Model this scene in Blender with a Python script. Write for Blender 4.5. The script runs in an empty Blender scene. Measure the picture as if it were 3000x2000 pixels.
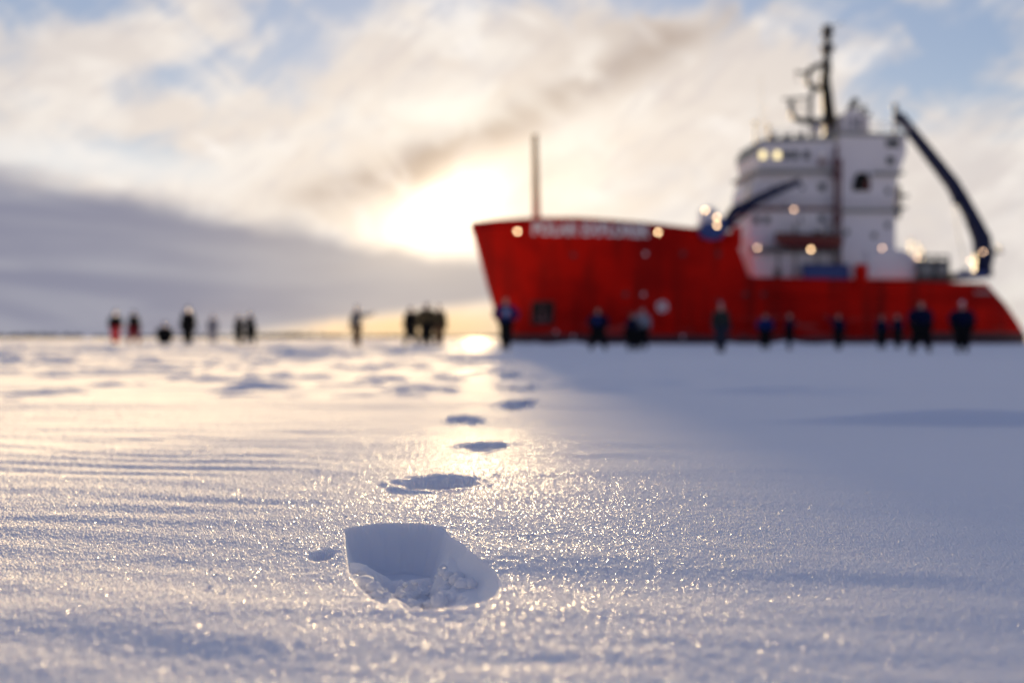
import bpy, bmesh, math, random
import numpy as np
from mathutils import Vector, Matrix
random.seed(7); rng = np.random.default_rng(11)
PI = math.pi
scene = bpy.context.scene
COL = scene.collection
F = 2917.0            # focal length in pixels of the 3000 px wide photograph (35 mm lens)
HZ = 990.0            # horizon row
CAMZ = 0.40

# ------------------------------------------------------------------ object helpers
def link(o, parent=None):
    COL.objects.link(o)
    if parent is not None: o.parent = parent
    return o
def tag(o, label=None, cat=None, group=None, kind=None):
    if label: o['label'] = label
    if cat: o['category'] = cat
    if group: o['group'] = group
    if kind: o['kind'] = kind
    return o
def empty(name, loc=(0, 0, 0), rz=0.0):
    o = bpy.data.objects.new(name, None); o.empty_display_size = 0.3
    link(o); o.location = loc; o.rotation_euler = (0, 0, rz)
    return o

class MB:
    """collects shapes into one mesh; every face has a material slot and a smooth flag"""
    def __init__(s): s.v = []; s.f = []; s.m = []; s.sm = []
    def add(s, vs, fs, m=0, smooth=False):
        b = len(s.v); s.v += [tuple(p) for p in vs]
        for f in fs:
            s.f.append([i + b for i in f]); s.m.append(m); s.sm.append(smooth)
    def box(s, x0, x1, y0, y1, z0, z1, m=0):
        vs = [(x, y, z) for z in (z0, z1) for y in (y0, y1) for x in (x0, x1)]
        s.add(vs, [(0, 2, 3, 1), (4, 5, 7, 6), (0, 1, 5, 4), (2, 6, 7, 3), (0, 4, 6, 2), (1, 3, 7, 5)], m)
    def prism(s, pts, y0, y1, m=0):
        """polygon in x-z drawn out from y0 to y1"""
        n = len(pts)
        vs = [(x, y0, z) for x, z in pts] + [(x, y1, z) for x, z in pts]
        s.add(vs, [list(range(n)), list(range(2 * n - 1, n - 1, -1))] +
              [(i, i + n, (i + 1) % n + n, (i + 1) % n) for i in range(n)], m)
    def tube(s, pts, rad, n=10, m=0, smooth=True):
        pts = [Vector(p) for p in pts]
        if not hasattr(rad, '__len__'): rad = [rad] * len(pts)
        vs = []; fs = []
        up = None
        for i, p in enumerate(pts):
            d = (pts[min(i + 1, len(pts) - 1)] - pts[max(i - 1, 0)]).normalized()
            if up is None: up = Vector((0, 0, 1)) if abs(d.z) < .9 else Vector((1, 0, 0))
            a = d.cross(up).normalized(); b = a.cross(d).normalized(); up = b
            for k in range(n):
                t = 2 * PI * k / n
                vs.append(p + (a * math.cos(t) + b * math.sin(t)) * rad[i])
        for i in range(len(pts) - 1):
            for k in range(n):
                fs.append((i * n + k, i * n + (k + 1) % n, (i + 1) * n + (k + 1) % n, (i + 1) * n + k))
        s.add(vs, fs, m, smooth)
        s.add(vs[:n], [list(range(n))[::-1]], m); s.add(vs[-n:], [list(range(n))], m)
    def beam(s, pts, w, h, m=0):
        """square section bar along pts lying in an x-z plane; w across (y), h in plane (lists allowed)"""
        pts = [Vector(p) for p in pts]; vs = []; fs = []
        if not hasattr(h, '__len__'): h = [h] * len(pts)
        for i, p in enumerate(pts):
            d = (pts[min(i + 1, len(pts) - 1)] - pts[max(i - 1, 0)]).normalized()
            nrm = Vector((-d.z, 0, d.x)).normalized()
            for a, b in ((-1, -1), (1, -1), (1, 1), (-1, 1)):
                vs.append(p + Vector((0, a * w / 2, 0)) + nrm * (b * h[i] / 2))
        for i in range(len(pts) - 1):
            for k in range(4):
                fs.append((i * 4 + k, i * 4 + (k + 1) % 4, (i + 1) * 4 + (k + 1) % 4, (i + 1) * 4 + k))
        fs.append((3, 2, 1, 0)); e = (len(pts) - 1) * 4; fs.append((e, e + 1, e + 2, e + 3))
        s.add(vs, fs, m)
    def ball(s, c, rx, ry=None, rz=None, n=14, m=0):
        ry = ry or rx; rz = rz or rx; vs = []; fs = []; h = n // 2
        for i in range(h + 1):
            a = PI * i / h
            for k in range(n):
                b = 2 * PI * k / n
                vs.append((c[0] + rx * math.sin(a) * math.cos(b), c[1] + ry * math.sin(a) * math.sin(b), c[2] + rz * math.cos(a)))
        for i in range(h):
            for k in range(n):
                fs.append((i * n + k, (i + 1) * n + k, (i + 1) * n + (k + 1) % n, i * n + (k + 1) % n))
        s.add(vs, fs, m, True)
    def build(s, name, mats, parent=None, bevel=0):
        me = bpy.data.meshes.new(name)
        me.from_pydata(s.v, [], s.f)
        if not isinstance(mats, (list, tuple)): mats = [mats]
        for mt in mats: me.materials.append(mt)
        me.polygons.foreach_set('material_index', s.m)
        me.polygons.foreach_set('use_smooth', s.sm)
        me.validate()
        bm = bmesh.new(); bm.from_mesh(me); bmesh.ops.recalc_face_normals(bm, faces=bm.faces); bm.to_mesh(me); bm.free()
        o = link(bpy.data.objects.new(name, me), parent)
        if bevel:
            md = o.modifiers.new('soft_edges', 'BEVEL'); md.width = bevel; md.segments = 2; md.limit_method = 'ANGLE'
        return o

# ------------------------------------------------------------------ materials
def mat(name, col, rough=.5, metal=0.0, var=.12, scale=2.0, spec=.5, emit=None, estr=0, bump=0.0):
    m = bpy.data.materials.new(name); m.use_nodes = True
    nt = m.node_tree; b = nt.nodes['Principled BSDF']
    b.inputs['Roughness'].default_value = rough; b.inputs['Metallic'].default_value = metal
    b.inputs['Specular IOR Level'].default_value = spec
    tc = nt.nodes.new('ShaderNodeTexCoord'); nz = nt.nodes.new('ShaderNodeTexNoise')
    nz.inputs['Scale'].default_value = scale; nz.inputs['Detail'].default_value = 6
    nt.links.new(tc.outputs['Object'], nz.inputs['Vector'])
    mx = nt.nodes.new('ShaderNodeMix'); mx.data_type = 'RGBA'
    mx.inputs['A'].default_value = (*[c * (1 - var) for c in col], 1); mx.inputs['B'].default_value = (*[min(1, c * (1 + var)) for c in col], 1)
    nt.links.new(nz.outputs['Fac'], mx.inputs['Factor']); nt.links.new(mx.outputs['Result'], b.inputs['Base Color'])
    if bump:
        bp = nt.nodes.new('ShaderNodeBump'); bp.inputs['Strength'].default_value = bump; bp.inputs['Distance'].default_value = .05
        nt.links.new(nz.outputs['Fac'], bp.inputs['Height']); nt.links.new(bp.outputs['Normal'], b.inputs['Normal'])
    if emit:
        b.inputs['Emission Color'].default_value = (*emit, 1); b.inputs['Emission Strength'].default_value = estr
    return m
M = {
    'red': mat('hull_red_paint', (.56, .006, .002), .55, var=.10, scale=.5, bump=.05, spec=.05),
    'antifoul': mat('dark_bottom_paint', (.055, .012, .012), .6, var=.3, scale=.8),
    'white': mat('white_ship_paint', (.67, .66, .70), .4, var=.05, scale=.4),
    'grey': mat('grey_deck_paint', (.22, .24, .24), .6),
    'darkgrey': mat('dark_grey_steel', (.05, .055, .06), .5),
    'black': mat('black_paint', (.005, .005, .006), .6, spec=.2),
    'navy': mat('navy_crane_paint', (.006, .012, .050), .5, spec=.15),
    'blue': mat('blue_paint', (.012, .04, .19), .45),
    'rust': mat('red_brown_pipe_paint', (.13, .06, .07), .55),
    'gold': mat('mast_backlit_gold', (.62, .47, .24), .5),  # golden backlight flare on the foremast put into its colour; aerials share it
    'letter': mat('white_letter_paint', (.80, .78, .78), .45, var=.04),
    'glass': mat('dark_window_glass', (.012, .016, .018), .08, var=.05),
    'lampglow': mat('lit_floodlight_glass', (1, .85, .6), .3, emit=(1.0, .64, .34), estr=4.2),
    'lampdim': mat('dim_lamp_glass', (1, .85, .6), .3, emit=(1.0, .62, .40), estr=2.0),
    'winlit': mat('lit_window_glass', (.5, .5, .3), .2, emit=(1.0, .80, .42), estr=.45),
    'orange': mat('rescue_boat_orange', (.12, .010, .007), .45),
    'skin': mat('skin', (.50, .30, .22), .5, var=.05, scale=20),
    'bootblack': mat('black_boot_rubber', (.012, .012, .013), .5),
    'bark': mat('far_spruce_green', (.030, .034, .026), .9),
}

def weather_hull(m):
    nt = m.node_tree; b = nt.nodes['Principled BSDF']; old = b.inputs['Base Color'].links[0].from_socket
    tc = nt.nodes.new('ShaderNodeTexCoord')
    def nz(sc, detail):
        mp = nt.nodes.new('ShaderNodeMapping'); mp.inputs['Scale'].default_value = sc; nt.links.new(tc.outputs['Object'], mp.inputs[0])
        n = nt.nodes.new('ShaderNodeTexNoise'); n.inputs['Scale'].default_value = 1; n.inputs['Detail'].default_value = detail; nt.links.new(mp.outputs[0], n.inputs['Vector']); return n.outputs['Fac']
    def ramp(v, a, c):
        r = nt.nodes.new('ShaderNodeMapRange'); r.inputs['From Min'].default_value = a; r.inputs['From Max'].default_value = c; nt.links.new(v, r.inputs['Value']); return r.outputs[0]
    def mix(f, a, colr):
        x = nt.nodes.new('ShaderNodeMix'); x.data_type = 'RGBA'; nt.links.new(f, x.inputs['Factor']); nt.links.new(a, x.inputs['A']); x.inputs['B'].default_value = (*colr, 1); return x.outputs['Result']
    def mulv(a, v):
        x = nt.nodes.new('ShaderNodeMath'); x.operation = 'MULTIPLY'; nt.links.new(a, x.inputs[0])
        if isinstance(v, float): x.inputs[1].default_value = v
        else: nt.links.new(v, x.inputs[1])
        return x.outputs[0]
    c = mix(mulv(ramp(nz((.7, .7, .06), 5), .50, .70), .75), old, (.12, .008, .006))     # rust runs
    c = mix(mulv(ramp(nz((.09, .3, .20), 3), .46, .66), .75), c, (.24, .002, .002))           # older, darker coats
    sp = nt.nodes.new('ShaderNodeSeparateXYZ'); nt.links.new(tc.outputs['Object'], sp.inputs[0])
    low = ramp(sp.outputs[2], 3.6, .6)
    c = mix(mulv(mulv(ramp(nz((.22, .5, 1.8), 6), .58, .70), low), .7), c, (.42, .16, .14))  # ice scrapes
    nt.links.new(c, b.inputs['Base Color'])
weather_hull(M['red'])

# ------------------------------------------------------------------ terrain
def vhash(ix, iy, seed):
    h = (ix.astype(np.int64) * 374761393 + iy.astype(np.int64) * 668265263 + seed * 1442695041) & 0xFFFFFFFF
    h = ((h ^ (h >> 13)) * 1274126177) & 0xFFFFFFFF
    h = ((h ^ (h >> 16)) * 2246822519) & 0xFFFFFFFF
    return ((h ^ (h >> 15)) & 0xFFFFFF) / float(0xFFFFFF)
def vnoise(x, y, seed=0):
    ix = np.floor(x); iy = np.floor(y); fx = x - ix; fy = y - iy
    fx = fx * fx * fx * (fx * (fx * 6 - 15) + 10); fy = fy * fy * fy * (fy * (fy * 6 - 15) + 10)
    a = vhash(ix, iy, seed); b = vhash(ix + 1, iy, seed); c = vhash(ix, iy + 1, seed); d = vhash(ix + 1, iy + 1, seed)
    return (a + (b - a) * fx) * (1 - fy) + (c + (d - c) * fx) * fy      # 0..1
def fbm(x, y, o=4, seed=0, g=.5):
    t = 0; a = 1; n = 0
    for k in range(o):
        t = t + a * (vnoise(x, y, seed + k * 17) - .5) * 2; n += a; a *= g
        x, y = x * 1.93 + y * .37 + 5.2, y * 1.93 - x * .37 + 1.7
    return t / n                                                        # about -1..1
def sm(x, a, b):
    t = np.clip((x - a) / (b - a), 0, 1); return t * t * (3 - 2 * t)

def at(px, py, h):                      # ground point seen at a pixel when the snow there lies h below the lens
    d = h * F / (py - HZ); return ((px - 1500) / F * d, d)
HOLE = [at(px, py, .30) for px, py in [(1006, 1570), (1020, 1549), (1100, 1538), (1200, 1535), (1290, 1543), (1325, 1575), (1385, 1628),
        (1435, 1660), (1478, 1697), (1468, 1735), (1415, 1768), (1330, 1785), (1200, 1786), (1110, 1772), (1052, 1728), (1018, 1680), (1008, 1620)]]
for _ in range(1):                      # round the corners of the outline
    HOLE = [tuple(a[i] * (1 - t) + b[i] * t for i in (0, 1)) for a, b in zip(HOLE, HOLE[1:] + HOLE[:1]) for t in (.25, .75)]
def sdist(x, y, poly):                  # signed distance to a polygon, negative inside
    d = np.full(x.shape, 1e9); ins = np.zeros(x.shape, bool); n = len(poly)
    for i in range(n):
        ax, ay = poly[i]; bx, by = poly[(i + 1) % n]
        ex, ey = bx - ax, by - ay
        t = np.clip(((x - ax) * ex + (y - ay) * ey) / (ex * ex + ey * ey), 0, 1)
        d = np.minimum(d, np.hypot(x - ax - t * ex, y - ay - t * ey))
        c = ((ay > y) != (by > y)) & (x < (bx - ax) * (y - ay) / ((by - ay) if abs(by - ay) > 1e-9 else 1e-9) + ax)
        ins ^= c
    return np.where(ins, -d, d)
# later prints of the trail: centre x, distance, half width, half length, turn, depth
TRAIL = []

def terrain(x, y, grain=None):
    x = np.asarray(x, float); y = np.asarray(y, float)
    r = np.hypot(x, y) + 1e-6
    z = .10 * (1 - sm(r, 3, 11))
    right = sm(x + .02 * y, -.5, 5)
    z = z - (.13 * sm(y, 14, 32) + .08 * sm(y, 50, 72)) * right
    # wind packed snow: streaks drawn out across the view
    w = fbm(x / 2.2, y / 1.1, 3, 3)
    z = z + (.0030 + .0045 * (1 - sm(y, 1.15, 1.65))) * fbm(x / .7 + .6 * w, y / .21 + 1.2 * w + .28 * x, 3, 21) * (1 - .5 * sm(r, 4, 9)) * sm(r, .3, .9)
    z = z + .022 * fbm(x / 2.6, y / .8, 3, 5) * sm(r, 2.5, 6)
    z = z + .045 * fbm(x / 7.5, y / 3.4, 3, 9) * sm(r, 7, 22)
    z = z + .10 * fbm(x / 40, y / 22, 3, 12) * sm(r, 40, 140)
    z = z + .0026 * fbm(x / .30 + .5 * w, y / .13 + .2 * x, 3, 27) * sm(r, 1.7, 2.6) * (1 - sm(r, 9, 16))
    # hummocks and trodden lumps, mostly on the lit side
    hm = fbm(x / .6, y / .36, 3, 31)
    z = z + .09 * np.maximum(0, hm - .30) * sm(r, 4.6, 6.5) * (1 - .75 * right)
    hm2 = fbm(x / 3.2, y / 1.6, 3, 37)
    z = z + .24 * np.maximum(0, hm2 - .30) * sm(r, 13, 20) * (1 - .8 * right)
    # ripples left of the print
    ph = (y + .22 * x + .13 * fbm(x / .8, y / .45, 2, 44)) * 2 * PI / .125
    z = z + .0018 * np.sin(ph) * (.6 + .8 * fbm(x / .5, y / .3, 2, 46)) * sm(-x, .15, .7) * sm(r, 1.45, 1.9) * (1 - sm(r, 2.6, 3.8))
    # two low drifts on the shaded side
    for cx, cy, sx, sy, hh in ((1.62, 3.55, .55, .10, .055), (1.62, 6.2, .5, .25, .05)):
        q = ((x - cx) / sx) ** 2; dy = (y - cy) / sy
        z = z + hh * np.exp(-q) * np.where(dy < 0, np.exp(-(dy * 2.2) ** 2), np.exp(-(dy / 2.2) ** 2))
    # ploughed bank along the ship
    bl = .75 * fbm(x / 2.4, 0 * y + 7.7, 4, 51) + .35 * fbm(x / 1.9, y / 2.2, 4, 52)
    z = z + (-.02 + .70 * bl) * np.exp(-((y - 86 - .06 * x) / 4.0) ** 2) * sm(x, -2.5, 2)
    inhole = np.zeros(x.shape)
    # the near print
    k = (x > -.45) & (x < .15) & (y > .9) & (y < 1.85)
    if k.any():
        xx = x[k]; yy = y[k]
        wob = .005 * fbm(xx / .09, yy / .06, 2, 61) + .0008 * fbm(xx / .012, yy / .012, 2, 62)
        sd = sdist(xx, yy, HOLE) + wob
        # steep back and left, sloping right and front
        front = sm(-yy, -1.35, -1.15); rgt = sm(xx + .55 * (1.5 - yy), -.16, .05)
        wall = .022 + .05 * front + .06 * rgt
        dep = .074 * np.clip(-sd / wall, 0, 1) ** .8
        lump = (.5 + .8 * fbm(xx / .055, yy / .055, 4, 65)) * .020 + .006 * np.abs(fbm(xx / .020, yy / .020, 2, 69))
        heap = 0
        for hx, hy, ha, hb, hh in ((-.222, 1.405, .020, .022, .052), (-.205, 1.36, .03, .03, .022), (-.15, 1.425, .07, .018, .022), (-.073, 1.375, .03, .03, .026), (-.04, 1.33, .03, .03, .018),
                                   (-.135, 1.345, .022, .022, .022), (-.155, 1.29, .03, .025, .016), (-.09, 1.28, .04, .03, .018)):
            heap = heap + hh * np.exp(-(((xx - hx) / ha) ** 2 + ((yy - hy) / hb) ** 2))
        flo = sm(-sd, .002, .02) * (1 - sm(yy, 1.44, 1.50))
        dz = -np.maximum(dep - (lump + heap * (1 + .6 * fbm(xx / .022, yy / .022, 3, 66))) * flo, np.minimum(dep, .022))
        rim = .0012 * np.exp(-(np.maximum(sd, 0) / .02) ** 2) * (sd > 0) * (1 + fbm(xx / .03, yy / .03, 2, 67))
        zz = z[k]; base = .10
        zz = np.where(sd < 0, base + (zz - base) * np.exp(sd / .05) + dz, zz + rim)
        # the small dent beside it
        dd = np.hypot((xx + .268) / .019, (yy - 1.385) / .03) * 1
        dx, dy_ = at(942, 1625, .30)
        dd = np.hypot((xx - dx) / .020, (yy - dy_) / .034) + .25 * fbm(xx / .02, yy / .02, 2, 68)
        zz = zz - .020 * (1 - sm(dd, .45, 1.05)) + .0006 * np.exp(-((dd - 1.25) / .3) ** 2)
        z[k] = zz; inhole[k] = sm(-sd, 0, .006)
    for i, (cx, cy, a, b, tr, dp) in enumerate(TRAIL):
        k = (np.abs(x - cx) < .8) & (np.abs(y - cy) < 1.6)
        if not k.any(): continue
        xx = x[k] - cx; yy = y[k] - cy
        u = xx * math.cos(tr) + yy * math.sin(tr); v = yy * math.cos(tr) - xx * math.sin(tr)
        q = np.hypot(u / a, v / b) + .26 * fbm(x[k] / .07, y[k] / .07, 3, 70 + i)
        dz = -dp * (1 - sm(q, .72, 1.02)) + .03 * np.maximum(0, fbm(x[k] / .06, y[k] / .06, 3, 80 + i)) * (1 - sm(q, .5, .9))
        rim = .007 * np.exp(-((q - 1.12) / .14) ** 2) * np.maximum(0, .35 + fbm(x[k] / .08, y[k] / .08, 2, 90 + i))
        z[k] = z[k] + dz + rim; inhole[k] = np.maximum(inhole[k], 1 - sm(q, .75, 1.0))
    return (z, inhole) if grain is not None else z
def ground_at(px, py):                  # the snow point seen at a pixel (the ray is followed until it meets the ground)
    d = np.concatenate([np.arange(1, 12, .01), np.arange(12, 90, .1)])
    gap = CAMZ - (py - HZ) / F * d - terrain((px - 1500) / F * d, d)
    k = int(np.argmax(gap < 0)); return ((px - 1500) / F * d[k], float(d[k]))
# later prints of the trail: pixel centre, half width in pixels, half length, turn, depth
_tr = []
for px, py, hw, hl, tr, dp in [(1272, 1416, 128, .10, .22, .06), (1415, 1308, 74, .125, -.15, .075), (1362, 1232, 54, .17, .15, .085), (1521, 1180, 52, .36, -.1, .11), (1512, 1138, 54, .55, .1, .14),
                               (1500, 1096, 34, .8, 0, .14), (1492, 1064, 26, .9, .1, .15)]:
    x, y = ground_at(px, py); _tr.append((x, y, hw / F * y, hl, tr, dp))
TRAIL += _tr
def gz(x, y): return float(terrain(np.array([x]), np.array([y]))[0])

def build_snow():
    th = []
    fine = math.radians(33)
    nf = 1150
    th += list(np.linspace(-fine, fine, nf))
    # growing steps round the back
    a = fine; st = .0013; back = []
    while a < PI - .02:
        st = min(st * 1.09, .05); a += st; back.append(a)
    back = [t for t in back if t < PI - .01]
    th = [-t for t in back[::-1]] + th + back
    th = np.array(th); nt = len(th)
    rr = [.05, .2, .4, .6, .72]
    r = .78
    while r < 6500:
        rr.append(r); r += .0026 * r ** 1.3
    rr = np.array(rr); nr = len(rr)
    R, T = np.meshgrid(rr, th, indexing='ij')
    X = R * np.sin(T); Y = R * np.cos(T)
    Z, inh = terrain(X.ravel(), Y.ravel(), True)
    Z = Z.reshape(X.shape); inh = inh.reshape(X.shape)
    dr = np.gradient(rr)[:, None] * np.ones_like(X)
    g = (.036 + .074 * (1 - sm(R, 1.3, 2.5))) * np.minimum(dr, .02) * rng.standard_normal(X.shape)
    g += .0006 * (1 - sm(R, 1.5, 5)) * fbm((X / .010).ravel(), (Y / .012).ravel(), 2, 101).reshape(X.shape)
    Z = Z + g * (1 - .93 * inh) * (1 - sm(R, 15, 40)) * (np.abs(T) < fine + .2)
    co = np.stack([X, Y, Z], -1).reshape(-1, 3)
    i = np.arange(nr - 1)[:, None]; j = np.arange(nt)[None, :]
    j2 = (j + 1) % nt
    q = np.stack([i * nt + j, i * nt + j2, (i + 1) * nt + j2, (i + 1) * nt + j], -1).reshape(-1, 4)[:, ::-1]
    nv = len(co)
    me = bpy.data.meshes.new('snow_ground')
    me.vertices.add(nv); me.vertices.foreach_set('co', co.astype(np.float32).ravel())
    nfc = len(q)
    me.loops.add(nfc * 4); me.loops.foreach_set('vertex_index', q.astype(np.int32).ravel())
    me.polygons.add(nfc); me.polygons.foreach_set('loop_start', np.arange(nfc, dtype=np.int32) * 4)
    sf = (inh.ravel()[q].max(1) > .05) | (R.ravel()[q].max(1) > 2.9)
    me.polygons.foreach_set('use_smooth', sf)
    me.update(calc_edges=True)
    o = link(bpy.data.objects.new('snow_ground', me))
    tag(o, 'wind packed snow covered sea ice with boot prints leading to the ship', 'snow ground', kind='structure')
    m = bpy.data.materials.new('snow'); m.use_nodes = True; nt_ = m.node_tree; N = nt_.nodes; L = nt_.links
    b = N['Principled BSDF']
    b.inputs['Base Color'].default_value = (.86, .875, .91, 1)
    b.inputs['Roughness'].default_value = .85; b.inputs['IOR'].default_value = 1.31
    b.inputs['Subsurface Weight'].default_value = .8; b.inputs['Subsurface Radius'].default_value = (1.0, .9, .8); b.inputs['Subsurface Scale'].default_value = .016
    b.inputs['Specular IOR Level'].default_value = 0
    geo = N.new('ShaderNodeNewGeometry')
    # ice crystals: every few millimetres a facet with its own tilt
    vor = N.new('ShaderNodeTexVoronoi'); vor.inputs['Scale'].default_value = 420
    tc = N.new('ShaderNodeTexCoord'); L.new(tc.outputs['Object'], vor.inputs['Vector'])
    sub = N.new('ShaderNodeVectorMath'); sub.operation = 'SUBTRACT'; sub.inputs[1].default_value = (.5, .5, .5); L.new(vor.outputs['Color'], sub.inputs[0])
    sc = N.new('ShaderNodeVectorMath'); sc.operation = 'SCALE'; sc.inputs['Scale'].default_value = 2.0; L.new(sub.outputs[0], sc.inputs[0])
    ad = N.new('ShaderNodeVectorMath'); ad.operation = 'ADD'; L.new(sc.outputs[0], ad.inputs[0]); L.new(geo.outputs['Normal'], ad.inputs[1])
    nm = N.new('ShaderNodeVectorMath'); nm.operation = 'NORMALIZE'; L.new(ad.outputs[0], nm.inputs[0])
    gl = N.new('ShaderNodeBsdfGlossy'); gl.inputs['Roughness'].default_value = .20; gl.inputs['Color'].default_value = (1, 1, 1, 1)
    L.new(nm.outputs[0], gl.inputs['Normal'])
    mx = N.new('ShaderNodeMixShader')
    ln = N.new('ShaderNodeVectorMath'); ln.operation = 'LENGTH'; L.new(tc.outputs['Object'], ln.inputs[0])
    mr = N.new('ShaderNodeMapRange'); mr.interpolation_type = 'SMOOTHSTEP'; L.new(ln.outputs['Value'], mr.inputs['Value'])
    for k_, v_ in (('From Min', 1.5), ('From Max', 3.8), ('To Min', .024), ('To Max', .003)): mr.inputs[k_].default_value = v_
    L.new(mr.outputs['Result'], mx.inputs['Fac'])
    L.new(b.outputs[0], mx.inputs[1]); L.new(gl.outputs[0], mx.inputs[2])
    # snow scatters low light strongly forward: a very wide lobe on top of the diffuse body
    wd = N.new('ShaderNodeBsdfGlossy'); wd.inputs['Roughness'].default_value = .95; wd.inputs['Color'].default_value = (.95, .95, .97, 1)
    m2 = N.new('ShaderNodeMixShader'); mf = N.new('ShaderNodeMapRange'); mf.interpolation_type = 'SMOOTHSTEP'; L.new(ln.outputs['Value'], mf.inputs['Value'])
    for k_, v_ in (('From Min', 9), ('From Max', 45), ('To Min', .29), ('To Max', .12)): mf.inputs[k_].default_value = v_
    L.new(mf.outputs['Result'], m2.inputs['Fac'])
    L.new(mx.outputs[0], m2.inputs[1]); L.new(wd.outputs[0], m2.inputs[2])
    L.new(m2.outputs[0], N['Material Output'].inputs['Surface'])
    me.materials.append(m)
    return o
ground = build_snow()
def build_crumbs():
    mb = MB(); r3 = random.Random(22)
    base = bmesh.new(); bmesh.ops.create_icosphere(base, subdivisions=2, radius=1)
    bv = [v.co.copy() for v in base.verts]; bf = [[v.index for v in f.verts] for f in base.faces]; base.free()
    spots = []
    for k in range(90):                       # inside, heaped toward the front and left
        spots.append((r3.gauss(-.15, .065), r3.gauss(1.33, .04), r3.uniform(.003, .0085), True))
    for k in range(16):                       # bigger lumps broken from the front edge
        spots.append((r3.uniform(-.24, -.05), r3.uniform(1.24, 1.34), r3.uniform(.009, .014), True))
    for k in range(60):                       # thrown out round the rim
        a = r3.uniform(0, 2 * PI); q = r3.uniform(1.15, 1.9)
        spots.append((-.165 + .17 * q * math.cos(a), 1.30 + .22 * q * math.sin(a), r3.uniform(.0012, .0030), False))
    xs = np.array([p[0] for p in spots]); ys = np.array([p[1] for p in spots])
    sd = sdist(xs, ys, HOLE); zs = terrain(xs, ys)
    for (x, y, r, ins), d, z in zip(spots, sd, zs):
        if ins and (d > -.022 or y > 1.41): continue
        if not ins and (d < .006 or y < 1.16): continue
        if ins: r = min(r, .6 * abs(.075 - (.10 - z)) + .006)
        off = Vector((r3.random() * 50, r3.random() * 50, 0))
        import mathutils
        vs = [Vector((x, y, z + r * .35)) + v * r * (1 + .45 * mathutils.noise.noise(v * 1.3 + off) + .2 * mathutils.noise.noise(v * 3.1 + off)) for v in bv]
        vs = [Vector((v.x, v.y, z + (v.z - z) * .75)) for v in vs]
        mb.add(vs, bf, 0, ins)
    cm = ground.data.materials[0].copy(); cm.name = 'snow_crumb'; cm.node_tree.nodes['Principled BSDF'].inputs['Subsurface Weight'].default_value = 0; cm.node_tree.links.new(cm.node_tree.nodes['Principled BSDF'].outputs[0], cm.node_tree.nodes['Material Output'].inputs['Surface'])
    o = mb.build('snow_crumbs', cm)
    tag(o, 'loose crumbs of snow inside and around the nearest boot print', 'snow crumbs', kind='stuff')
build_crumbs()

# far wood on the horizon
def build_treeline():
    mb = MB()
    r2 = random.Random(3)
    for k in range(900):
        a = r2.uniform(math.radians(-34), math.radians(34)); d = r2.uniform(2500, 2900)
        x = d * math.sin(a); y = d * math.cos(a)
        h = r2.uniform(7, 11) * (1 + .25 * math.sin(a * 23) + .2 * math.sin(a * 57 + 1)); w = r2.uniform(7, 14)
        mb.add([(x + w * math.cos(t), y + w * math.sin(t), -1) for t in (0, 1.26, 2.5, 3.77, 5.0)] +
               [(x + .55 * w * math.cos(t), y + .55 * w * math.sin(t), h * .6) for t in (0, 1.26, 2.5, 3.77, 5.0)] + [(x, y, h)],
               [(i, (i + 1) % 5, 5 + (i + 1) % 5, 5 + i) for i in range(5)] + [(5 + i, 5 + (i + 1) % 5, 10) for i in range(5)])
    o = mb.build('treeline', M['bark'])
    tag(o, 'thin dark strip of far forest along the horizon', 'forest', kind='stuff')
build_treeline()

# ------------------------------------------------------------------ the ship (local: x aft from the stem head, -y toward the viewer, z up from the ice)
PSI = math.radians(5); OX, OY = -4.45, 105.0
cs, sn = math.cos(PSI), math.sin(PSI)
def sz(px, py, t=-6.5):
    r = (px - 1500) / F
    s = (r * (OY + t * cs) - OX + t * sn) / (cs - r * sn)
    Y = OY + s * sn + t * cs
    return s, CAMZ + (HZ - py) / F * Y
ship = empty('icebreaker_ship', (OX, OY, 0), PSI)
tag(ship, 'red hulled icebreaker with white superstructure, black mast and navy cranes, stuck in ice', 'ship')

ZT = [(0, 12.55), (3, 12.58), (5.6, 12.60), (10.4, 12.50), (17, 12.05), (22.6, 11.5), (26.2, 11.05), (26.8, 10.0), (28.0, 6.75), (28.6, 6.62), (40, 6.4), (53.8, 6.1), (60, 6.1)]
ST = [(-1.2, 4.15), (.04, 3.75), (2.5, 2.85), (5.44, 1.94), (8.5, 1.12), (10.8, .5), (12.46, 0), (14, 0)]
EN = [(-1.2, 58.4), (0, 58.2), (1, 58.0), (2.5, 57.0), (3.94, 55.9), (6.1, 53.8), (13, 53.8)]
def lerp(tab, x): return float(np.interp(x, [a for a, b in tab], [b for a, b in tab]))
def half(s, z):
    zz = min(max(z, 0), 12.5) / 12.5
    q = min(max((s - lerp(ST, z)) / (21 - 7 * zz), 0), 1)
    b = (6.05 + .45 * zz) * math.sin(q * PI / 2) ** .72
    e = lerp(EN, z)
    return b * (1 - .10 * max(0, (s - e + 9) / 9) ** 2)
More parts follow.
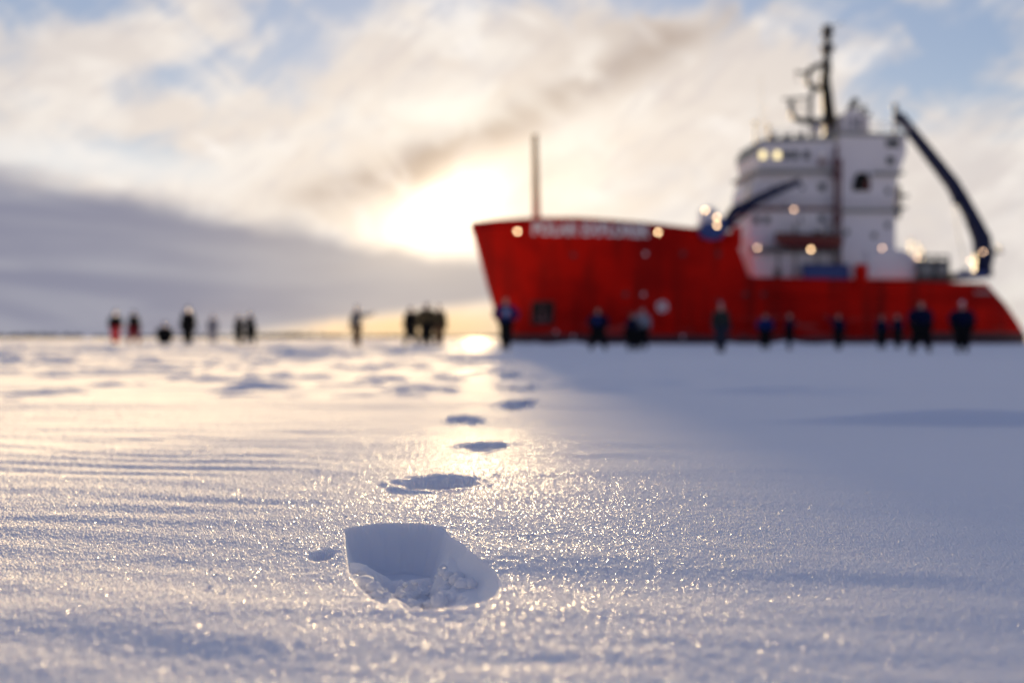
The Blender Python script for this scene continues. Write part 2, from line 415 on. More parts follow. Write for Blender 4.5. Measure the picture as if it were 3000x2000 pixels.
def hull_part():
    mb = MB()
    sref = sorted(set([0, .05, .15, .3, .5, .8, 1.2, 1.8, 2.5, 3.3] + [4 + .8 * i for i in range(22)] + [a for a, b in ZT if a < 53] + [27.2, 27.6] + [29 + 1.3 * i for i in range(19)] + [53.8]))
    rows = [0, .10, .148, .152, .22, .3, .4, .5, .6, .7, .8, .9, 1.0]
    def pt(sr, v, side):
        z = -1.2 + (lerp(ZT, sr) + 1.2) * v
        w = max(0, 1 - sr / 22)
        s = sr + lerp(ST, z) * w
        we = max(0, (sr - 46) / 7.8)
        s += (lerp(EN, z) - 53.8) * we
        return (s, side * half(s, z), z)
    for side in (-1, 1):
        vs = [pt(sr, v, side) for sr in sref for v in rows]; n = len(rows)
        for i in range(len(sref) - 1):
            for k in range(n - 1):
                zmid = (vs[i * n + k][2] + vs[i * n + k + 1][2]) / 2
                a = [vs[i * n + k], vs[i * n + k + 1], vs[(i + 1) * n + k + 1], vs[(i + 1) * n + k]]
                mb.add(a, [(0, 1, 2, 3)], 1 if zmid < .75 else 0, True)
        # bulwark: cap and inner face
        for i in range(len(sref) - 1):
            p = [pt(sr, 1.0, side) for sr in (sref[i], sref[i + 1])]
            inn = [(x + .12, side * max(0, abs(y) - .28), z) for x, y, z in p]
            low = [(x, y, z - 1.05) for x, y, z in inn]
            mb.add([p[0], inn[0], inn[1], p[1]], [(0, 1, 2, 3)], 0)
            mb.add([inn[0], low[0], low[1], inn[1]], [(0, 1, 2, 3)], 0)
    e = [[pt(53.8, v, sd) for v in rows] for sd in (-1, 1)]
    for k in range(len(rows) - 1):
        mb.add([e[0][k], e[0][k + 1], e[1][k + 1], e[1][k]], [(0, 1, 2, 3)], 0)
    # post standing on the bulwark amidships and the one closing the forecastle
    s0, z0 = sz(2510, 817); s1, z1 = sz(2539, 774)
    mb.box(s0, s1, -6.75, -5.9, 5.6, z1)
    s0, _ = sz(2146, 700); s1, z1 = sz(2170, 664)
    mb.box(s0, s1, -6.75, -6.1, 9.6, z1)
    o = mb.build('hull', [M['red'], M['antifoul']], ship)
    bm = bmesh.new(); bm.from_mesh(o.data); bmesh.ops.remove_doubles(bm, verts=bm.verts, dist=.002)
    bmesh.ops.recalc_face_normals(bm, faces=bm.faces); bm.to_mesh(o.data); bm.free()
    # deck planes
    dk = MB()
    ss = [.8 + .9 * i for i in range(29)]
    a = [(s, -max(.02, half(s, 11) - .3), lerp(ZT, s) - 1.05) for s in ss]; b = [(x, -y, z) for x, y, z in a]
    for i in range(len(ss) - 1): dk.add([a[i], a[i + 1], b[i + 1], b[i]], [(0, 1, 2, 3)])
    dk.box(26.2, 54.2, -5.9, 5.9, 5.0, 5.25)
    dk.box(26.0, 26.3, -6.0, 6.0, 5.0, 10.2, 1)
    dk.build('deck', [M['grey'], M['white']], ship)
hull_part()

def side_strip(name, s0, s1, z0, z1, mt, out=.16, n=40):
    mb = MB()
    ss = [s0 + (s1 - s0) * i / n for i in range(n + 1)]
    for side in (-1,):
        for i in range(n):
            q = []
            for s in (ss[i], ss[i + 1]):
                q.append([(s, side * (half(s, z0) - .05), z0), (s, side * (half(s, z0) + out), z0 + .06), (s, side * (half(s, z1) + out), z1 - .06), (s, side * (half(s, z1) - .05), z1)])
            for k in range(3):
                mb.add([q[0][k], q[0][k + 1], q[1][k + 1], q[1][k]], [(0, 1, 2, 3)])
    return mb.build(name, mt, ship)
side_strip('fender_strake', 14, 57.0, 1.55, 1.95, M['red'], .22)
side_strip('fender_strake', 30, 54.6, 4.55, 4.85, M['red'], .18)

def hull_text(body, px0, py0, px1, py1, px2, py2):
    """letters painted along the bow: baseline from (px0,py0) to (px1,py1), cap height up to py2"""
    cu = bpy.data.curves.new('name_lettering', 'FONT'); cu.body = body; cu.size = 1; cu.offset = .045; cu.space_character = 1.08
    tmp = bpy.data.objects.new('name_lettering', cu); COL.objects.link(tmp)
    dg = bpy.context.evaluated_depsgraph_get(); me = bpy.data.meshes.new_from_object(tmp.evaluated_get(dg))
    bpy.data.objects.remove(tmp)
    bm = bmesh.new(); bm.from_mesh(me)
    for k in range(4):
        long = [e for e in bm.edges if e.calc_length() > .12]
        if long: bmesh.ops.subdivide_edges(bm, edges=long, cuts=1)
    bmesh.ops.triangulate(bm, faces=bm.faces)
    xs = [v.co.x for v in bm.verts]; ys = [v.co.y for v in bm.verts]
    x0, x1, y1 = min(xs), max(xs), max(ys)
    # hull points under the pixels: settle t by iteration
    def on(px, py):
        t = -5.0
        for _ in range(12):
            s, z = sz(px, py, t); t = -half(s, z)
        return s, z
    sa, za = on(px0, py0); sb, zb = on(px1, py1); sc_, zc = on(px2, py2)
    for v in bm.verts:
        u = (v.co.x - x0) / (x1 - x0); w = v.co.y / .70
        s = sa + (sb - sa) * u; z = za + (zb - za) * u + (zc - za) * w
        v.co = (s, -(half(s, z) + .03), z)
    bmesh.ops.recalc_face_normals(bm, faces=bm.faces)
    bm.to_mesh(me); bm.free()
    me.materials.clear(); me.materials.append(M['letter'])
    return link(bpy.data.objects.new('name_lettering', me), ship)
hull_text('POLAR EXPLORER', 1560, 687, 1902, 695, 1560, 653)

def hull_at(px, py):
    t = -5.0
    for _ in range(14):
        s, z = sz(px, py, t); t = -half(s, z)
    return s, t, z
def disc(mb, s, t, z, r, depth, m=0, n=20, r2=None):
    mb.tube([(s, t + .3, z), (s, t - depth, z)], [r, r2 or r], n, m)
for px, py, r in ((1680, 747, .34), (2000, 743, .34), (1832, 862, .36), (2105, 745, .32), (2182, 862, .30), (2236, 862, .30), (2104, 880, .25)):
    s, t, z = hull_at(px, py); mb = MB()
    disc(mb, s, t, z, r, .05, 1); disc(mb, s, t, z, r * .75, .07, 0)
    mb.build('porthole', [M['glass'], M['red']], ship)
for px, py, r in ((1891, 744, .12), (1885, 862, .11)):      # small white painted marks
    s, t, z = hull_at(px, py); mb = MB(); disc(mb, s, t, z, r * 1.5, .03); mb.build('round_mark', M['letter'], ship)
# thruster mark: a white ring with a cross
s, t, z = hull_at(1940, 898); mb = MB(); R_ = .5
ring = [(s + R_ * math.cos(a), t - .04, z + R_ * math.sin(a)) for a in [2 * PI * k / 28 for k in range(29)]]
mb.tube(ring, .09, 6)
for a in (PI / 4, -PI / 4):
    mb.tube([(s - .55 * math.cos(a), t - .05, z - .55 * math.sin(a)), (s + .55 * math.cos(a), t - .05, z + .55 * math.sin(a))], .1, 6)
mb.build('thruster_mark', M['letter'], ship)
# scraped paint at the waterline of the bow
for px, py in ((1630, 972), (1680, 984), (2000, 986)):
    s, t, z = hull_at(px, py); mb = MB(); disc(mb, s, t, z, .16, .03); mb.build('draught_mark', M['letter'], ship)
# anchor pocket with anchor
s0, t0, z0 = hull_at(1557, 950); s1, t1, z1 = hull_at(1622, 884)
mb = MB()
def hp(s, z, out): return (s, -(half(s, z) + out), z)
n = 6
for i in range(n):
    a0 = s0 + (s1 - s0) * i / n; a1 = s0 + (s1 - s0) * (i + 1) / n
    for k in range(n):
        b0 = z0 + (z1 - z0) * k / n; b1 = z0 + (z1 - z0) * (k + 1) / n
        mb.add([hp(a0, b0, .035), hp(a1, b0, .035), hp(a1, b1, .035), hp(a0, b1, .035)], [(0, 1, 2, 3)])
for (a, b), (c, d) in (((s0, z0), (s1, z0)), ((s1, z0), (s1, z1)), ((s1, z1), (s0, z1)), ((s0, z1), (s0, z0))):
    mb.tube([hp(a, b, .06), hp((a + c) / 2, (b + d) / 2, .06), hp(c, d, .06)], .09, 6, 1)
pocket = mb.build('anchor_pocket', [M['black'], M['antifoul']], ship)
mb = MB(); sm_, zm = (s0 + s1) / 2, (z0 + z1) / 2
mb.tube([hp(sm_, z1 - .3, .2), hp(sm_, z0 + .5, .2)], .13, 8)
mb.tube([hp(sm_ - .75, zm + .1, .25), hp(sm_ - .5, z0 + .45, .25), hp(sm_, z0 + .35, .25), hp(sm_ + .5, z0 + .45, .25), hp(sm_ + .75, zm + .1, .25)], [.06, .15, .17, .15, .06], 8)
mb.build('anchor', M['rust'], pocket)

# ---- superstructure
TN = -4.5
def poly(pts, t): return [sz(px, py, t) for px, py in pts]
def window(parent, px, py, w, h, t, glass='glass', frame='white'):
    s, z = sz(px, py, t); k = 1 / 29.0; w *= k; h *= k
    mb = MB()
    mb.box(s - w / 2 - .09, s + w / 2 + .09, t - .05, t + .1, z - h / 2 - .09, z + h / 2 + .09, 1)
    mb.box(s - w / 2, s + w / 2, t - .07, t + .08, z - h / 2, z + h / 2, 0)
    return mb.build('window', [M[glass], M[frame]], parent)
# lower house from the main deck up to the boat deck
mb = MB(); mb.prism(poly([(2208, 817), (2192, 690), (2198, 612), (2455, 612), (2455, 817)], TN), TN, 2.6)
mb.prism(poly([(2184, 617), (2184, 607), (2462, 607), (2462, 617)], TN - .25), TN - .25, 2.8, 1)
house = mb.build('deckhouse', [M['white'], M['rust']], ship, .05)
for px, py in ((2216, 645), (2246, 645), (2407, 641), (2345, 645)): window(house, px, py, 15 if px != 2345 else 8, 16, TN, frame='grey' if px != 2345 else 'white')
mb = MB(); mb.prism(poly([(2206, 725), (2206, 738), (2460, 738), (2460, 725)], TN - 1.0), TN - 1.0, TN)   # boat deck gallery
for px in (2280, 2330, 2395, 2448):
    s, z = sz(px, 738, TN - .9); mb.box(s - .09, s + .09, TN - 1.0, TN - .8, 5.2, z)
mb.build('boat_deck', M['darkgrey'], house)
mb = MB(); s, z = sz(2278, 760, TN); mb.box(s - .35, s + .35, TN - .04, TN + .1, 5.3, 7.6); mb.build('door', M['darkgrey'], house)
# accommodation block
mb = MB(); mb.prism(poly([(2200, 607), (2204, 552), (2222, 505), (2455, 505), (2455, 607)], TN + .2), TN + .2, 2.4)
block = mb.build('accommodation_block', M['white'], ship, .05)
window(block, 2407, 549, 18, 18, TN + .2, frame='grey')
for px in (2262, 2306, 2350): window(block, px, 552, 10, 12, TN + .2)
# wheelhouse
mb = MB(); mb.prism(poly([(2226, 498), (2217, 452), (2230, 418), (2440, 412), (2455, 430), (2455, 498)], TN + .1), TN + .1, 2.3)
mb.prism(poly([(2212, 507), (2212, 497), (2460, 497), (2460, 507)], TN - .5), TN - .5, 2.8, 1)
mb.prism(poly([(2226, 419), (2229, 408), (2442, 400), (2442, 412)], TN - .1), TN - .1, 2.4, 1)
wh = mb.build('wheelhouse', [M['white'], M['grey']], ship, .04)
for px, g in ((2234, 'winlit'), (2276, 'winlit'), (2303, 'glass'), (2329, 'glass'), (2362, 'glass')):
    window(wh, px, 455, 19 if g == 'winlit' else 16, 22, TN + .1, g, 'grey' if g == 'glass' else 'darkgrey')
for tt in (-3.3, -2.0, -.7, .6, 1.9):
    a = sz(2219.5, 446, TN + .1); mb = MB(); mb.box(a[0] - .12, a[0] + .3, tt - .5, tt + .5, a[1] - .1, a[1] + .62); mb.box(a[0] - .08, a[0] + .3, tt - .58, tt + .58, a[1] - .18, a[1] + .70, 1); mb.build('window', [M['glass'], M['grey']], wh)
mb = MB(); s, z = sz(2408, 452, TN); mb.ball((s, TN - .1, z), .5, .3, .55, m=0); mb.box(s - .38, s + .38, TN - .32, TN + .1, z - 1.2, z - .55, 1)
mb.build('life_ring', [M['letter'], M['orange']], wh)
# tower aft of the mast, with the overhanging aft bridge on top
mb = MB(); mb.prism(poly([(2458, 817), (2458, 392), (2655, 398), (2656, 446), (2634, 505), (2624, 560), (2624, 817)], TN - .15), TN - .15, 3.6)
mb.prism(poly([(2470, 622), (2470, 612), (2634, 612), (2634, 622)], TN - .5), TN - .5, 3.9, 1)
mb.prism(poly([(2560, 512), (2560, 503), (2650, 503), (2650, 512)], TN - .7), TN - .7, 3.9, 1)
mb.prism(poly([(2452, 397), (2452, 386), (2662, 392), (2662, 402)], TN - .3), TN - .3, 3.8, 1)
tower = mb.build('funnel_tower', [M['white'], M['grey']], ship, .05)
window(tower, 2615, 421, 38, 20, TN - .15, frame='grey'); window(tower, 2608, 471, 20, 20, TN - .15, frame='grey')
mb = MB(); p = poly([(2496, 560), (2498, 536), (2508, 508), (2540, 506), (2548, 530), (2548, 560)], TN - .15); mb.prism(p, TN - .28, TN)
p = poly([(2533, 557), (2535, 528), (2543, 528), (2545, 557)], TN - .15); mb.prism(p, TN - .31, TN - .1, 1)
mb.build('air_intake', [M['black'], M['orange']], tower)
# exhausts on the tower
mb = MB(); mb.prism(poly([(2472, 388), (2474, 330), (2498, 318), (2535, 338), (2547, 350), (2547, 388)], -3.5), -3.5, 1.5, 1)
for k, (px, r) in enumerate(((2496, .38), (2522, .3), (2538, .22))):
    a = sz(px, 340, -3.7 + k * .9); b = sz(px + 4, 315 + 10 * k, -3.7 + k * .9); c = sz(px + 20, 288 + 22 * k, -3.7 + k * .9)
    mb.tube([(a[0], -3 + k * .9, a[1]), (b[0], -3 + k * .9, b[1]), (c[0], -3 + k * .9, c[1])], r, 12, 0)
for px in (2498, 2520): 
    p = poly([(px - 5, 380), (px - 5, 345), (px + 5, 345), (px + 5, 380)], -3.6); mb.prism(p, -3.56, -3.4, 2)
mb.build('exhaust_stack', [M['black'], M['white'], M['navy']], tower)
# red-brown pipe running down between house and tower
mb = MB()
for px, w, y0, y1 in ((2447, .20, 430, 800), (2460, .10, 480, 800)):
    a = sz(px, y0, TN - .4); b = sz(px, y1, TN - .4); mb.tube([(a[0], TN - .6, a[1]), (b[0], TN - .6, 5.2)], w, 10)
for y in (480, 512, 640):
    a = sz(2450, y, TN - .4); mb.box(a[0] - .38, a[0] + .38, TN - 1.0, TN - .2, a[1] - .35, a[1] + .35)
mb.build('vent_pipe', M['rust'], ship)
# low white house aft, and winch house
mb = MB(); mb.prism(poly([(2624, 817), (2624, 728), (2660, 736), (2684, 760), (2684, 817)], TN), TN, 3.5); mb.prism(poly([(2540, 817), (2540, 735), (2626, 735), (2626, 817)], TN - .4), TN - .4, TN)
mb.build('aft_house', M['white'], ship, .05)
mb = MB()
a = sz(2690, 815, -4.6); b = sz(2776, 762, -4.6); mb.box(a[0], b[0], -4.6, 3.5, 5.2, b[1], 0)
a = sz(2700, 790, -5.2); mb.tube([(a[0] + .6, -5.2, a[1]), (a[0] + .6, 3, a[1])], .75, 16, 1); mb.tube([(a[0] + 2.2, -5.2, a[1]), (a[0] + 2.2, 3, a[1])], .6, 16, 1)
for px in (2688, 2716, 2745, 2778):
    a = sz(px, 752, -5.1); mb.box(a[0] - .1, a[0] + .1, -5.2, -5.0, 5.2, a[1])
a = sz(2688, 752, -5.1); b = sz(2778, 746, -5.1); mb.box(a[0], b[0], -5.25, -4.95, a[1], b[1])
for px, h in ((2690, 712), (2702, 728), (2668, 700)):
    a = sz(px, h, -4); mb.tube([(a[0], -4, 5.2), (a[0], -4, a[1])], .1, 6)
mb.build('winch', [M['darkgrey'], M['grey']], ship)
mb = MB(); mb.prism(poly([(2800, 815), (2800, 797), (2892, 795), (2892, 815)], -5.2), -5.2, 2)
mb.build('crane_bed', M['blue'], ship, .04)

# ---- mast
def P3(px, py, t): s, z = sz(px, py, t); return (s, t, z)
MT = -1.2
mb = MB()
mb.tube([P3(2440, 470, MT), P3(2434, 400, MT), P3(2424, 300, MT), P3(2417, 240, MT), P3(2421, 170, MT), P3(2424, 76, MT)], [.80, .76, .62, .54, .38, .24], 12)
mb.tube([P3(2378, 412, MT), P3(2378, 362, MT)], .22, 8); mb.tube([P3(2372, 362, MT), P3(2440, 362, MT)], .2, 8)
mast = mb.build('mast', M['black'], ship)
mb = MB()
for y, r in ((84, .55), (100, .66), (118, .40), (142, .78), (152, .55), (186, .42), (205, .5)):
    x = 2423; mb.tube([P3(x, y + 6, MT), P3(x, y - 6, MT)], r, 10)
mb.tube([P3(2424, 84, MT), P3(2470, 68, MT)], .05, 6); mb.tube([P3(2423, 215, MT), P3(2423, 74, MT)], .2, 8)
mb.build('lantern_cluster', M['darkgrey'], mast)
mb = MB()
cx, cy = 2388, 216
mb.tube([P3(2424, 190, MT), P3(2398, 192, MT), P3(2374, 204, MT), P3(2363, 226, MT), P3(2368, 250, MT), P3(2392, 258, MT), P3(2424, 262, MT)], .30, 8)
mb.tube([P3(2330, 213, MT), P3(2372, 213, MT)], .14, 6); mb.tube([P3(2334, 240, MT), P3(2334, 206, MT)], .06, 6)
mb.tube([P3(2388, 194, MT), P3(2388, 258, MT)], .06, 6)
mb.build('upper_radar_arm', M['black'], mast)
mb = MB()
mb.tube([P3(2430, 262, MT), P3(2405, 258, MT), P3(2384, 264, MT), P3(2374, 285, MT), P3(2372, 355, MT)], .26, 8)
mb.tube([P3(2430, 358, MT), P3(2350, 355, MT), P3(2325, 347, MT), P3(2318, 330, MT), P3(2318, 296, MT)], [.38, .38, .34, .32, .30], 8)
mb.tube([P3(2292, 292, MT), P3(2366, 286, MT)], .14, 6); mb.tube([P3(2345, 355, MT), P3(2345, 288, MT)], .05, 6)
mb.tube([P3(2410, 300, MT), P3(2410, 355, MT)], .05, 6); mb.tube([P3(2318, 312, MT), P3(2372, 312, MT)], .05, 6)
mb.build('lower_radar_arm', M['darkgrey'], mast)
mb = MB(); a = P3(2394, 378, MT - .8); mb.ball(a, .55); mb.tube([(a[0], a[1], a[2] - 1.2), (a[0], a[1], a[2] - .4)], .2, 10); mb.build('radar_dome', M['white'], mast)
# whip aerials and small lamps on the wheelhouse roof
for px, y0, y1, r, top in ((2212, 420, 360, .12, .22), (2252, 418, 372, .12, .22), (2229, 415, 220, .03, 0), (2243, 415, 300, .03, 0), (2440, 400, 235, .025, 0)):
    mb = MB(); mb.tube([P3(px, y0, -3.6), P3(px, y1, -3.6)], [r, r * .6], 6)
    if top: mb.ball(P3(px, y1, -3.6), top)
    mb.build('aerial', M['gold'], wh)
mb = MB(); mb.tube([P3(2621, 395, -4.6), P3(2621, 318, -4.6)], [.2, .14], 8); mb.ball(P3(2622, 312, -4.6), .3); mb.build('stern_light_post', M['darkgrey'], tower)
# foremast on the forecastle
mb = MB(); FT = -1.0
mb.tube([P3(1572, 680, FT), P3(1570, 560, FT), P3(1567, 400, FT)], [.46, .40, .30], 10)
for y, w in ((402, .3), (425, .26), (452, .26), (478, .2), (520, .18), (560, .2), (600, .22)): mb.tube([P3(1568, y + 6, FT), P3(1568, y - 6, FT)], w, 8)
for k in range(14):
    a = P3(1574, 650 - k * 17, FT - .3); mb.tube([(a[0] - .22, a[1], a[2]), (a[0] + .22, a[1], a[2])], .03, 5)
mb.build('foremast', M['gold'], ship)

# deck gear on the roofs and galleries
mb = MB()
for px, w_, h_ in ((2262, 16, 14), (2300, 22, 10), (2345, 14, 18)):
    a = P3(px, 404, -3.4); mb.box(a[0], a[0] + w_ / 29, -3.4, -2.2, a[2] - .15, a[2] + h_ / 29)
a = P3(2300, 404, -3.4); b = P3(2362, 404, -3.4); mb.box(a[0] - 1.4, b[0], -3.2, -2.4, a[2] - .2, a[2] - .05)
mb.build('roof_gear', M['darkgrey'], wh)
for px in (2268, 2318):                       # life raft canisters on the gallery
    a = P3(px, 600, TN - .1); mb = MB(); mb.tube([(a[0] - .55, TN - .1, a[2] + .1), (a[0] + .55, TN - .1, a[2] + .1)], .28, 12); mb.build('life_raft', M['white'], house)
for px, py in ((2600, 560), (2600, 660), (2480, 680), (2560, 690)): window(tower, px, py, 10, 12, TN - .15, frame='grey')
mb = MB()
for px in (2646, 2640):
    a = P3(px, 575 if px == 2646 else 610, TN); mb.box(a[0] - .9, a[0] + .4, TN - .4, TN + .6, a[2] - .15, a[2] + .15); 
a = P3(2636, 545, TN); b = P3(2636, 640, TN); mb.box(a[0] - .35, a[0] - .05, TN - .3, TN + .3, b[2], a[2])
mb.build('light_bracket', M['darkgrey'], tower)
# ---- rails
def rail(name, pts, h, t, parent, mt='white'):
    mb = MB()
    q = [P3(px, py, t) for px, py in pts]
    for a, b in zip(q[:-1], q[1:]):
        n = max(1, int((Vector(b) - Vector(a)).length / 1.3))
        for lv in (.5, 1.0): mb.tube([(a[0], a[1], a[2] + h * lv), (b[0], b[1], b[2] + h * lv)],    .05, 5)
        for i in range(n + 1):
            p = Vector(a).lerp(Vector(b), i / n); mb.tube([p, p + Vector((0, 0, h))], .05, 5)
    return mb.build(name, M[mt], parent)
rail('railing', [(2214, 497), (2455, 497)], 1.0, TN - .45, wh); rail('railing', [(2186, 607), (2460, 607)], 1.0, TN - .2, house)
rail('railing', [(2472, 612), (2634, 612)], 1.0, TN - .45, tower); rail('railing', [(2455, 387), (2660, 392)], 1.0, TN - .2, tower); rail('railing', [(2230, 408), (2440, 400)], .9, TN, wh)
# ladder up the front of the house
mb = MB()
a = Vector(P3(2176, 640, -3.5)); b = Vector(P3(2196, 535, -3.5))
for dt in (-.3, .3): mb.tube([a + Vector((0, dt, 0)), b + Vector((0, dt, 0))], .05, 6)
for k in range(16):
    p = a.lerp(b, k / 15); mb.tube([p + Vector((0, -.3, 0)), p + Vector((0, .3, 0))], .03, 5)
mb.build('ladder', M['grey'], house)

# ---- bow crane: blue slewing house over the bulwark and a raised navy boom
CT = -7.0
mb = MB(); mb.prism(poly([(2046, 672), (2058, 694), (2085, 703), (2112, 698), (2128, 680), (2128, 640), (2112, 636), (2098, 650), (2060, 652)], CT), CT, -4.6)
mb.prism(poly([(2058, 654), (2062, 612), (2080, 604), (2104, 616), (2106, 654)], CT + .4), CT + .4, -5.0, 1)
bc = mb.build('bow_crane', [M['blue'], M['white']], ship, .06)
mb = MB(); mb.beam([P3(2118, 668, CT + .5), P3(2150, 618, CT + .5), P3(2240, 574, CT + .5), P3(2342, 531, CT + .5)], .7, [1.05, 1.0, .9, .65]); mb.build('boom', M['navy'], bc)
mb = MB(); mb.tube([P3(2130, 672, CT + .5), P3(2210, 603, CT + .5)], .16, 8); mb.build('lift_cylinder', M['navy'], bc); mb = MB(); mb.tube([P3(2300, 556, CT + .5), P3(2286, 536, CT + .5)], .14, 8); mb.build('sheave_bracket', M['navy'], bc)
# ---- stern crane: knuckle boom resting up on the tower
KT = -4.0
mb = MB(); mb.tube([P3(2880, 812, KT), P3(2880, 745, KT)], [.95, .8], 14); mb.box(P3(2862, 0, KT)[0], P3(2900, 0, KT)[0], KT - .8, KT + .8, P3(0, 752, KT)[2], P3(0, 715, KT)[2])
sc_ = mb.build('stern_crane', [M['navy']], ship, .05)
mb = MB(); mb.beam([P3(2880, 735, KT), P3(2876, 700, KT), P3(2848, 640, KT), P3(2810, 568, KT)], 1.0, [1.7, 1.6, 1.2, 1.0]); mb.beam([P3(2812, 590, KT), P3(2792, 590, KT)], .5, .5); mb.beam([P3(2855, 650, KT), P3(2832, 652, KT)], .5, .5); mb.build('main_boom', M['navy'], sc_)
mb = MB(); mb.beam([P3(2815, 585, KT), P3(2790, 540, KT), P3(2700, 425, KT), P3(2632, 340, KT)], .85, [1.3, 1.2, .95, .8]); mb.beam([P3(2632, 345, KT), P3(2622, 325, KT)], .4, .5); mb.build('jib', M['navy'], sc_)
mb = MB(); mb.tube([P3(2800, 592, KT), P3(2842, 655, KT)], .17, 8); mb.build('jib_cylinder', M['grey'], sc_)
mb = MB(); mb.tube([P3(2796, 600, KT), P3(2806, 680, KT), P3(2826, 770, KT)], .05, 6); mb.box(P3(2820, 0, KT)[0], P3(2832, 0, KT)[0], KT - .2, KT + .2, P3(0, 790, KT)[2], P3(0, 768, KT)[2]); mb.build('hoist_cable', M['grey'], sc_)
mb = MB()
mb.tube([P3(2880, 742, KT), P3(2938, 738, KT)], .12, 8); mb.tube([P3(2928, 745, KT), P3(2928, 716, KT)], .1, 8); mb.tube([P3(2890, 725, KT), P3(2915, 738, KT)], .25, 8); mb.build('operator_platform', M['darkgrey'], sc_)

# ---- floodlights, lit in the photograph
def flood(px, py, t, r=.12, dim=False, parent=ship):
    s, z = sz(px, py, t); mb = MB()
    mb.tube([(s, t + .28, z), (s, t + .1, z), (s, t, z)], [r * .6, r * 1.15, r * 1.15], 14, 1)
    mb.tube([(s, t - .005, z), (s, t - .03, z)], [r, r * .96], 14, 0)
    mb.tube([(s, t + .15, z), (s, t + .4, z - .15)], .05, 6, 1)
    return mb.build('floodlight', [M['lampdim' if dim else 'lampglow'], M['darkgrey']], parent)
s, t, z = hull_at(1516, 678); flood(1516, 678, t - .35, .125)
s, t, z = hull_at(1928, 681); flood(1928, 681, t - .35, .125)
flood(2100, 637, CT - .2, .12); flood(2100, 660, CT - .25, .12); flood(2066, 616, CT + .2, .12)
flood(2325, 614, TN - .9, .12, True); flood(2375, 731, TN - 1.4, .12); flood(2219, 726, TN - 1.4, .12, True); flood(2584, 727, TN - .8, .12, True)
flood(2880, 738, KT - 1.0, .12, True); flood(2842, 764, KT - .7, .12, True); flood(2686, 754, -5.6, .12, True)

# ---- orange rescue boat slung at the boat deck
bx0, bz0 = sz(2270, 690, TN - 1.6); bx1, _ = sz(2462, 700, TN - 1.6)
rb = empty('rescue_boat', (0, 0, 0)); tag(rb, 'dark orange open rescue boat slung under the davit on the white deckhouse', 'rescue boat')
rb.matrix_world = Matrix.Translation((OX, OY, 0)) @ Matrix.Rotation(PSI, 4, 'Z') @ Matrix.Translation(((bx0 + bx1) / 2, TN - 1.6, sz(2360, 727, TN - 1.6)[1]))
mb = MB(); Lb = (bx1 - bx0); n = 18; ring = 9; vs = []
for i in range(n + 1):
    u = i / n; s = -Lb / 2 + Lb * u
    w = .95 * min(1, (u / .35)) ** .6 * (1 - .25 * max(0, (u - .75) / .25)); sheer = 1.2 + .28 * (1 - u) ** 2; keel = .55 * (1 - min(1, u / .3)) ** 2
    for k in range(ring):
        a = PI * k / (ring - 1); vs.append((s, -w * math.cos(a), sheer - (sheer - keel) * math.sin(a) ** .7))
fs = [(i * ring + k, i * ring + k + 1, (i + 1) * ring + k + 1, (i + 1) * ring + k) for i in range(n) for k in range(ring - 1)]
mb.add(vs, fs, 0, True); mb.add(vs[-ring:], [list(range(ring))])
mb.build('boat_hull', M['orange'], rb)
mb = MB()
for sg in (0, ring - 1):
    mb.tube([vs[i * ring + sg] for i in range(n + 1)], .09, 8)
mb.build('gunwale', M['black'], rb)
mb = MB(); mb.box(.6, 1.5, -.35, .35, .9, 1.75); mb.box(1.9, 2.6, -.3, .3, .8, 1.5, 1); mb.build('console', [M['darkgrey'], M['black']], rb)
# its davit belongs to the ship
mb = MB()
for px in (2330, 2425):
    mb = MB(); mb.tube([P3(px, 725, TN), P3(px, 668, TN), P3(px, 655, TN - .8), P3(px, 660, TN - 1.6)], .14, 8)
    mb.tube([P3(px, 660, TN - 1.6), P3(px, 690, TN - 1.6)], .03, 6)
    mb.build('davit', M['grey'], house)
# ---- blue covered crates on deck
a, _ = sz(2357, 0, -6.0); b, _ = sz(2490, 0, -6.0)
cr = empty('deck_container', (0, 0, 0)); tag(cr, 'low blue container standing on the deck behind the red bulwark', 'container')
cr.matrix_world = Matrix.Translation((OX, OY, 0)) @ Matrix.Rotation(PSI, 4, 'Z') @ Matrix.Translation(((a + b) / 2, -5.45, 5.25))
hw = (b - a) / 2; top = sz(2400, 776, -6.0)[1] - 5.25
mb = MB(); mb.box(-hw, hw, -.45, .12, 0, top); 
for k in range(9):
    x = -hw + (k + .5) * 2 * hw / 9; mb.box(x - .08, x + .08, -.50, -.44, .15, top - .15)
mb.build('container_box', M['blue'], cr, .03)
mb = MB(); mb.box(-hw - .05, hw + .05, -.52, .17, top, top + .1); mb.build('lid', M['navy'], cr, .02)

# ------------------------------------------------------------------ people
def skin_mesh(name, verts, edges, radii, mats, root=0, sub=1, flat=None):
    me = bpy.data.meshes.new(name); me.from_pydata(verts, edges, [])
    tmp = bpy.data.objects.new(name, me); COL.objects.link(tmp)
    sk = tmp.modifiers.new('skin', 'SKIN'); sk.use_smooth_shade = True
    if sub: ss = tmp.modifiers.new('sub', 'SUBSURF'); ss.levels = sub; ss.render_levels = sub
    lay = me.skin_vertices[0].data
    for i, r in enumerate(radii):
        lay[i].radius = (r, r) if not hasattr(r, '__len__') else r
        lay[i].use_root = (i == root)
    dg = bpy.context.evaluated_depsgraph_get(); dg.update()
    out = bpy.data.meshes.new_from_object(tmp.evaluated_get(dg))
    bpy.data.objects.remove(tmp); bpy.data.meshes.remove(me)
    out.name = name; out.materials.clear()
    for m in (mats if isinstance(mats, list) else [mats]): out.materials.append(m)
    for p in out.polygons: p.use_smooth = True
    return out
